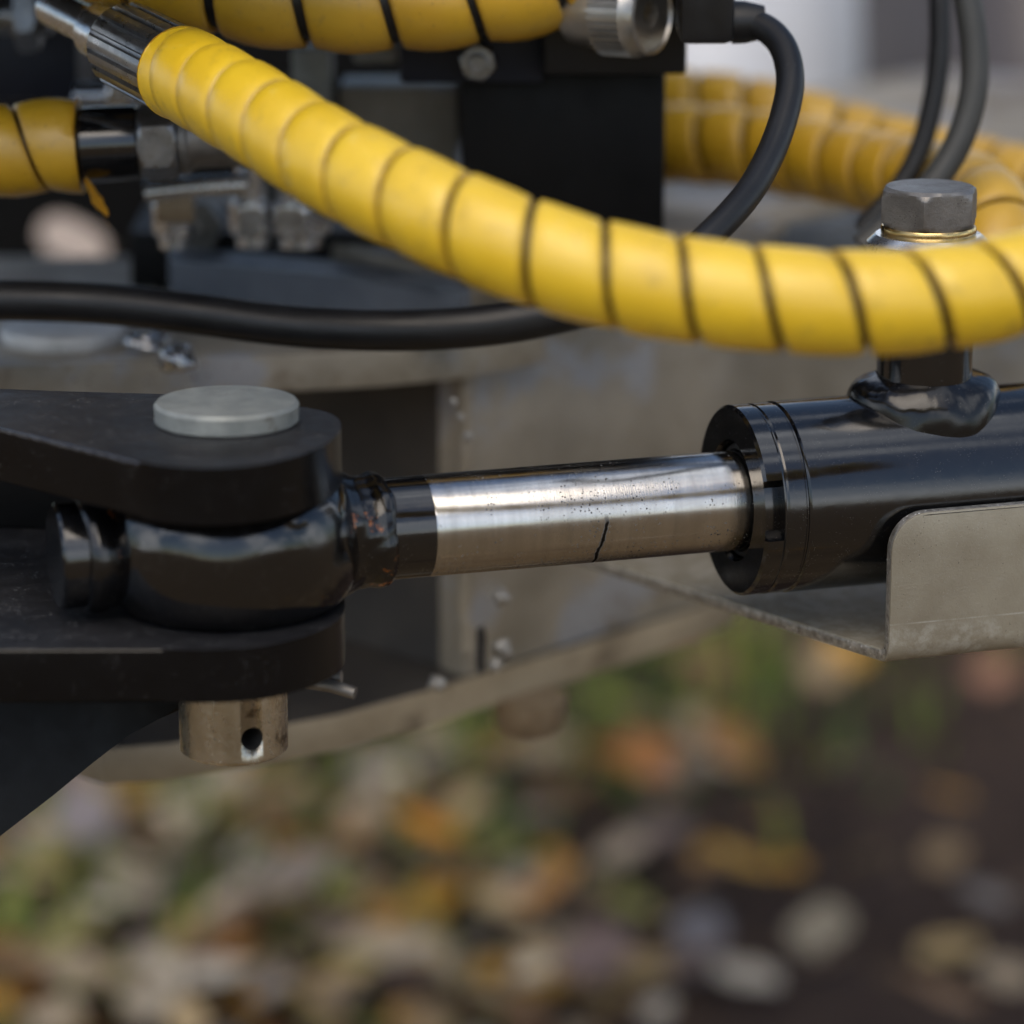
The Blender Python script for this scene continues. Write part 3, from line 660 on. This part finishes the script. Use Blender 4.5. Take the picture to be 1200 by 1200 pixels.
def ribs(t, k, r):
    if k in (0, 1, 6, 7): return r
    q = (t * 16 / (2 * math.pi)) % 1; return r - (.0014 if (q < .13 or q > .87) else 0) - .0004 * abs(q - .5)
obj('crimp_ferrule', lathe([(-.006, .0108), (-.005, .0124), (.0, .0130), (.001, .0136), (.036, .0136), (.037, .0131), (.039, .0122), (.0395, .0085)], fo, ax, 160, rf=ribs), 'dark_steel', hm, 28)
obj('fitting_nose', lathe([(.038, .0072), (.042, .0076), (.045, .0088), (.056, .0088), (.060, .0060), (.09, .0060)], fo, ax, 40), 'bright_steel', hm, 30)

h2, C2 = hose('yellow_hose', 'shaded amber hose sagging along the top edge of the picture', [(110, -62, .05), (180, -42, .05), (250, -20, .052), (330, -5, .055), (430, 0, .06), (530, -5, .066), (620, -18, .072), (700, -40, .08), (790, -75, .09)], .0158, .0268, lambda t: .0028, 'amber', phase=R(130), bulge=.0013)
h3, C3 = hose('yellow_hose', 'shaded amber hose entering at the left edge with black steel coupling', [(-220, 196, .075), (-120, 186, .075), (-40, 178, .075), (40, 173, .075), (100, 170, .075)], .0143, .0225, lambda t: .001, 'amber', phase=R(215), bulge=.0013)
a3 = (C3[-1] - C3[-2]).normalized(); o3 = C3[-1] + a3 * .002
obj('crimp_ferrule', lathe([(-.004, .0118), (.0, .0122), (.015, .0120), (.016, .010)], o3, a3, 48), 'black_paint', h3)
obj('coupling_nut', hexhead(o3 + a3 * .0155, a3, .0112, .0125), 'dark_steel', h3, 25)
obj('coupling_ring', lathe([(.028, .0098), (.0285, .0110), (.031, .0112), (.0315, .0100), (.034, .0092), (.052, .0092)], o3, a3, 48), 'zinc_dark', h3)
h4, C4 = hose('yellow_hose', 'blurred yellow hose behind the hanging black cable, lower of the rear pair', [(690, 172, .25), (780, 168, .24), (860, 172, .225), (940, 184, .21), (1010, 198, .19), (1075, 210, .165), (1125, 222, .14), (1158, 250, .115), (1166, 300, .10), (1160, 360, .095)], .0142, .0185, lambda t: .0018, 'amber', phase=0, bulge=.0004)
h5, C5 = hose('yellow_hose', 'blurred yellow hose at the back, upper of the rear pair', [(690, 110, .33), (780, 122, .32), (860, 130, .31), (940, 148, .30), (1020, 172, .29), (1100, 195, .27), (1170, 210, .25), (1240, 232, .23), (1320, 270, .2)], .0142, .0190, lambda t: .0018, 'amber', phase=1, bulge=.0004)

def cable(name, label, ctrl, r, mat, cat='cable'):
    pts = catmull([at(*c) for c in ctrl], 12); o = obj(name, tube(pts, r, 28), mat, None, 60, origin=pts[0]); return tag(o, label, cat)
cable('sensor_cable', 'black cable looping out of the connector down behind the yellow hose', [(846, 26, .05), (872, 26, .048), (898, 34, .044), (918, 56, .038), (926, 92, .03), (920, 132, .022), (904, 178, .012), (880, 222, .0), (846, 262, -.012), (806, 298, -.02), (760, 330, -.02), (700, 360, -.01)], .0044, 'black_rubber')
cable('power_cable', 'thin black cable hanging in front of the rear yellow hoses', [(1098, -60, .13), (1101, 0, .13), (1101, 60, .13), (1093, 120, .13), (1076, 180, .13), (1050, 225, .13), (1010, 270, .13)], .0037, 'black_rubber')
cable('power_cable', 'grey cable beside the thin black cable, bending down behind the hex bolt', [(1120, -60, .09), (1134, 0, .09), (1142, 60, .09), (1140, 112, .09), (1124, 165, .09), (1096, 212, .09), (1060, 250, .09), (1010, 290, .09)], .0046, 'grey_rubber')
cable('thick_cable', 'thick black cable lying across the grey top plate', [(-120, 352, .085), (0, 352, .082), (120, 356, .078), (230, 368, .072), (330, 381, .066), (430, 387, .062), (530, 385, .06), (620, 374, .06), (720, 350, .065), (830, 318, .08)], .0066, 'black_rubber')

# ================================================================== VALVE BLOCK AND THINGS BEHIND
vb = empty('valve_block', at(650, 290, .13), 'black valve block behind the curving yellow hose', 'valve block')
obj('body', cbox(541, 779, 88, 300, .125, .16), 'black_back', vb)
obj('side_block', cbox(468, 637, -60, 95, .10, .10), 'navy', vb)
obj('cover', cbox(637, 806, -120, 84, .085, .16), 'black_rubber', vb)
tcp = [at(x, -125, f_) for x, f_ in ((-420, -.045), (400, -.045), (470, .05), (840, .05), (840, .36), (-420, .36))]; zc_ = max(p.z for p in tcp[:3]) + .004
obj('shade_plate', prism([(p.x, p.y) for p in tcp], zc_, zc_ + .02, .002), 'black_back', vb)  # unseen overhead plate, added and shaped to shade the hoses below
cs = empty('cap_screw', at(760, 17, .06), 'knurled socket cap screw on the black valve block', 'screw')
sx = (RT * .84 - FH * .54 + ZZ * .02).normalized(); so_ = at(712, 14, .070)
def knurl(t, k, r): return r - (.0014 if (2 <= k <= 3 and int(t * 36 / math.pi + .01) % 2) else 0)
sh_ = obj('screw_head', lathe([(-.012, .0105), (-.0005, .0120), (.0, .0138), (.0115, .0138), (.0116, .0138), (.0125, .0132), (.0165, .0128), (.0170, .0118), (.0160, .0112), (.0160, .0044), (.0159, .0042), (.0085, .0040), (.0084, .0)], so_, sx, 288, rf=knurl), 'steel_mid', cs, 30)
obj('socket', hexhead(so_ + sx * .0086, sx, .0036, .0012), 'brass', sh_, 25)
cn = empty('cable_connector', at(835, 20, .05), 'black plug where the looping cable leaves the valve block', 'connector')
obj('housing', cbox(798, 862, -110, 50, .035, .05, .003), 'black_rubber', cn)
bs_ = at(858, 26, .048)
obj('strain_relief', lathe([(0, .0068), (.004, .0066), (.010, .0052)], bs_, RT, 32), 'black_rubber', cn)
# slate bar below the hose
bar = [onz(x, y, .040) for x, y in ((198, 306), (300, 314), (420, 325), (500, 336), (540, 344), (552, 338), (530, 324), (430, 308), (300, 296), (198, 289))]
bo = obj('mounting_bar', prism([(p.x, p.y) for p in bar], .040 - .0150, .040, .0015), 'slate', None, 30, origin=bar[0]); tag(bo, 'dark slate flat bar just above the thick black cable', 'bar')
# rear mounting plate with a round hole through which the yard shows
plate_f = .60
def back_plate():
    s = (D + plate_f) / F; o_ = at(250, 150, plate_f); hole = (80, 282, 36, 33)
    bm = bmesh.new(); nh = 40
    hv = [(hole[0] + hole[2] * (1 + .22 * math.sin(2 * math.pi * i / nh * 2 + .6)) * math.cos(2 * math.pi * i / nh), hole[1] + hole[3] * (1 + .22 * math.sin(2 * math.pi * i / nh * 2 + .6)) * math.sin(2 * math.pi * i / nh)) for i in range(nh)]
    def onrect(i):
        a = 2 * math.pi * i / nh; c_, s_ = math.cos(a), math.sin(a); best = 1e9
        for lim, comp in ((560 - hole[0], c_), (hole[0] + 260, -c_), (335 - hole[1], s_), (hole[1] + 160, -s_)):
            if comp > 1e-6: best = min(best, lim / comp)
        return (hole[0] + c_ * best, hole[1] + s_ * best)
    ring_o = [onrect(i) for i in range(nh)]
    def w3(p, d): return o_ + RT * (p[0] - 250) * s + ZZ * (150 - p[1]) * s / math.cos(PHI) + FH * d
    A = [bm.verts.new(w3(p, 0)) for p in hv]; B = [bm.verts.new(w3(p, 0)) for p in ring_o]
    A2 = [bm.verts.new(w3(p, .008)) for p in hv]; B2 = [bm.verts.new(w3(p, .008)) for p in ring_o]
    for i in range(nh):
        j = (i + 1) % nh
        bm.faces.new((A[i], B[i], B[j], A[j])); bm.faces.new((A2[i], A2[j], B2[j], B2[i])); bm.faces.new((A[i], A[j], A2[j], A2[i])); bm.faces.new((B[i], B2[i], B2[j], B[j]))
    return bm
po = obj('mounting_plate', back_plate(), 'black_back', None, 30, origin=at(250, 346, plate_f)); tag(po, 'black upright plate at the left back with a bright round hole', 'plate')
# plated adaptors standing in front of that plate
for k, (x, y, r, m_, lab) in enumerate(((204, 252, .0062, 'bright_steel', 'small blurred steel adaptor left of its two neighbours under the hose'), (297, 250, .0072, 'bright_steel', 'blurred steel adaptor in the middle of three under the hose'), (352, 250, .0098, 'bright_steel', 'widest blurred steel adaptor nearest the yellow hose'))):
    b_ = at(x, y + 38, .15); e_ = empty('hose_adaptor', b_, lab, 'adaptor', 'steel adaptors behind the hose')
    obj('stem', lathe([(0, r * .8), (.028, r * .8), (.0285, r * .6)], b_, ZZ, 32), m_, e_)
    obj('hex_nut', hexhead(b_ + ZZ * .004, ZZ, r, .012, rot=.3 * k), m_, e_, 25)
e_ = at(240, 216, .13); hb = empty('steel_tube', e_, 'blurred horizontal steel tube behind the left coupling', 'tube')
obj('pipe', tube([at(170, 226, .13), at(220, 220, .13), at(290, 216, .13)], .0036, 20), 'bright_steel', hb)
obj('collar', lathe([(0, .006), (.012, .006)], at(185, 240, .135), RT, 30), 'rusty', hb)
for k, (x, y, f_, r, ax_, m_, lab) in enumerate(((128, 112, .16, .0075, RT, 'bright_steel', 'blurred pale fitting just under the ribbed ferrule'), (20, 18, .15, .011, RT, 'dark_steel', 'dark hex fitting in the very corner at top left'), (232, 262, .2, .0085, -FH, 'zinc_dark', 'dull bolt head low between the steel adaptors'), (318, 205, .17, .009, -FH, 'zinc', 'zinc bolt head under the yellow hose near the adaptors'), (560, 70, .098, .0055, -FH, 'dark_steel', 'dark screw head on the blue black side of the valve block'))):
    p_ = at(x, y, f_); e_ = empty('hex_fitting', p_, lab, 'fitting', 'hex fittings in the back')
    obj('hex_nut', hexhead(p_, ax_, r, .008, rot=.2 * k), m_, e_, 25)
    obj('stem', lathe([(-.012, r * .6), (.0115, r * .6), (.012, r * .5)], p_, ax_, 24), m_, e_)
mf = obj('manifold', cbox(152, 575, 272, 338, .215, .06), 'black_back', None, 30, origin=at(330, 338, .215)); tag(mf, 'black manifold block under the blurred steel adaptors', 'manifold')
sb = empty('steel_bracket', at(460, 210, .19), 'dim brown grey steel bracket between the valve block and the yellow hose', 'bracket')
obj('plate', cbox(398, 536, 104, 250, .19, .03), 'galv', sb)
obj('flange', cbox(342, 388, 58, 140, .175, .02), 'zinc', sb)
obj('tab', cbox(414, 466, 50, 74, .165, .02), 'zinc', sb)
nb = obj('junction_box', cbox(-40, 92, 34, 118, .2, .06), 'navy', None, 30, origin=at(26, 118, .2)); tag(nb, 'dark blue black box in the top left corner behind the coupling', 'box')
# triangular amber leaf caught under the left hose
lf = LEAF[1].copy(); lf.name = 'caught_leaf'; lf.materials.append(leafmat('amber leaf', (.55, .27, .02)))
lo = bpy.data.objects.new('caught_leaf', lf); COL.objects.link(lo); lo.location = at(108, 234, .07); lo.scale = (.012, .014, .012); lo.rotation_euler = (R(60), 0, R(60))
tag(lo, 'tiny amber leaf caught under the left hose', 'leaf')
# slate machine deck behind the hex bolt and the pale and brown body panels far behind
dk = [onz(x, y, .035) for x, y in ((760, 262), (1300, 262), (1300, 205), (760, 205))]
do = obj('machine_deck', prism([(p.x, p.y) for p in dk], .020, .035, .002), 'slate', None, 30, origin=dk[0]); tag(do, 'blue grey deck plate behind the hex bolt', 'deck')
def curved_panel(x0, x1, y0, y1, f, bulge):
    bm = bmesh.new(); nx, ny = 16, 12; g_ = []
    for j in range(ny + 1):
        row = []
        for i in range(nx + 1):
            u, v = i / nx, j / ny; p = at(x0 + (x1 - x0) * u, y0 + (y1 - y0) * v, f)
            p += FH * bulge * ((2 * u - 1) ** 2 + .5 * (1 - v) ** 2); row.append(bm.verts.new(p))
        g_.append(row)
    for j in range(ny):
        for i in range(nx): bm.faces.new((g_[j][i], g_[j][i + 1], g_[j + 1][i + 1], g_[j + 1][i]))
    r = bmesh.ops.extrude_face_region(bm, geom=list(bm.faces)); 
    for v in [q for q in r['geom'] if isinstance(q, bmesh.types.BMVert)]: v.co += FH * .03
    return bm
pp = obj('body_panel', curved_panel(600, 1075, -160, 300, .75, .10), 'pale', None, 40, origin=at(850, 190, .75)); tag(pp, 'pale blurred body panel behind the cable loop', 'panel')
pp = obj('body_panel', curved_panel(-420, 560, -160, 330, 1.1, .10), 'cream', None, 40, origin=at(80, 330, 1.1)); tag(pp, 'cream panel seen only through the hole in the black plate', 'panel')
pp = obj('body_panel', curved_panel(1040, 1420, -160, 175, .62, .1), 'brown_panel', None, 40, origin=at(1200, 175, .62)); tag(pp, 'dark brown grey blurred panel in the top right corner', 'panel')
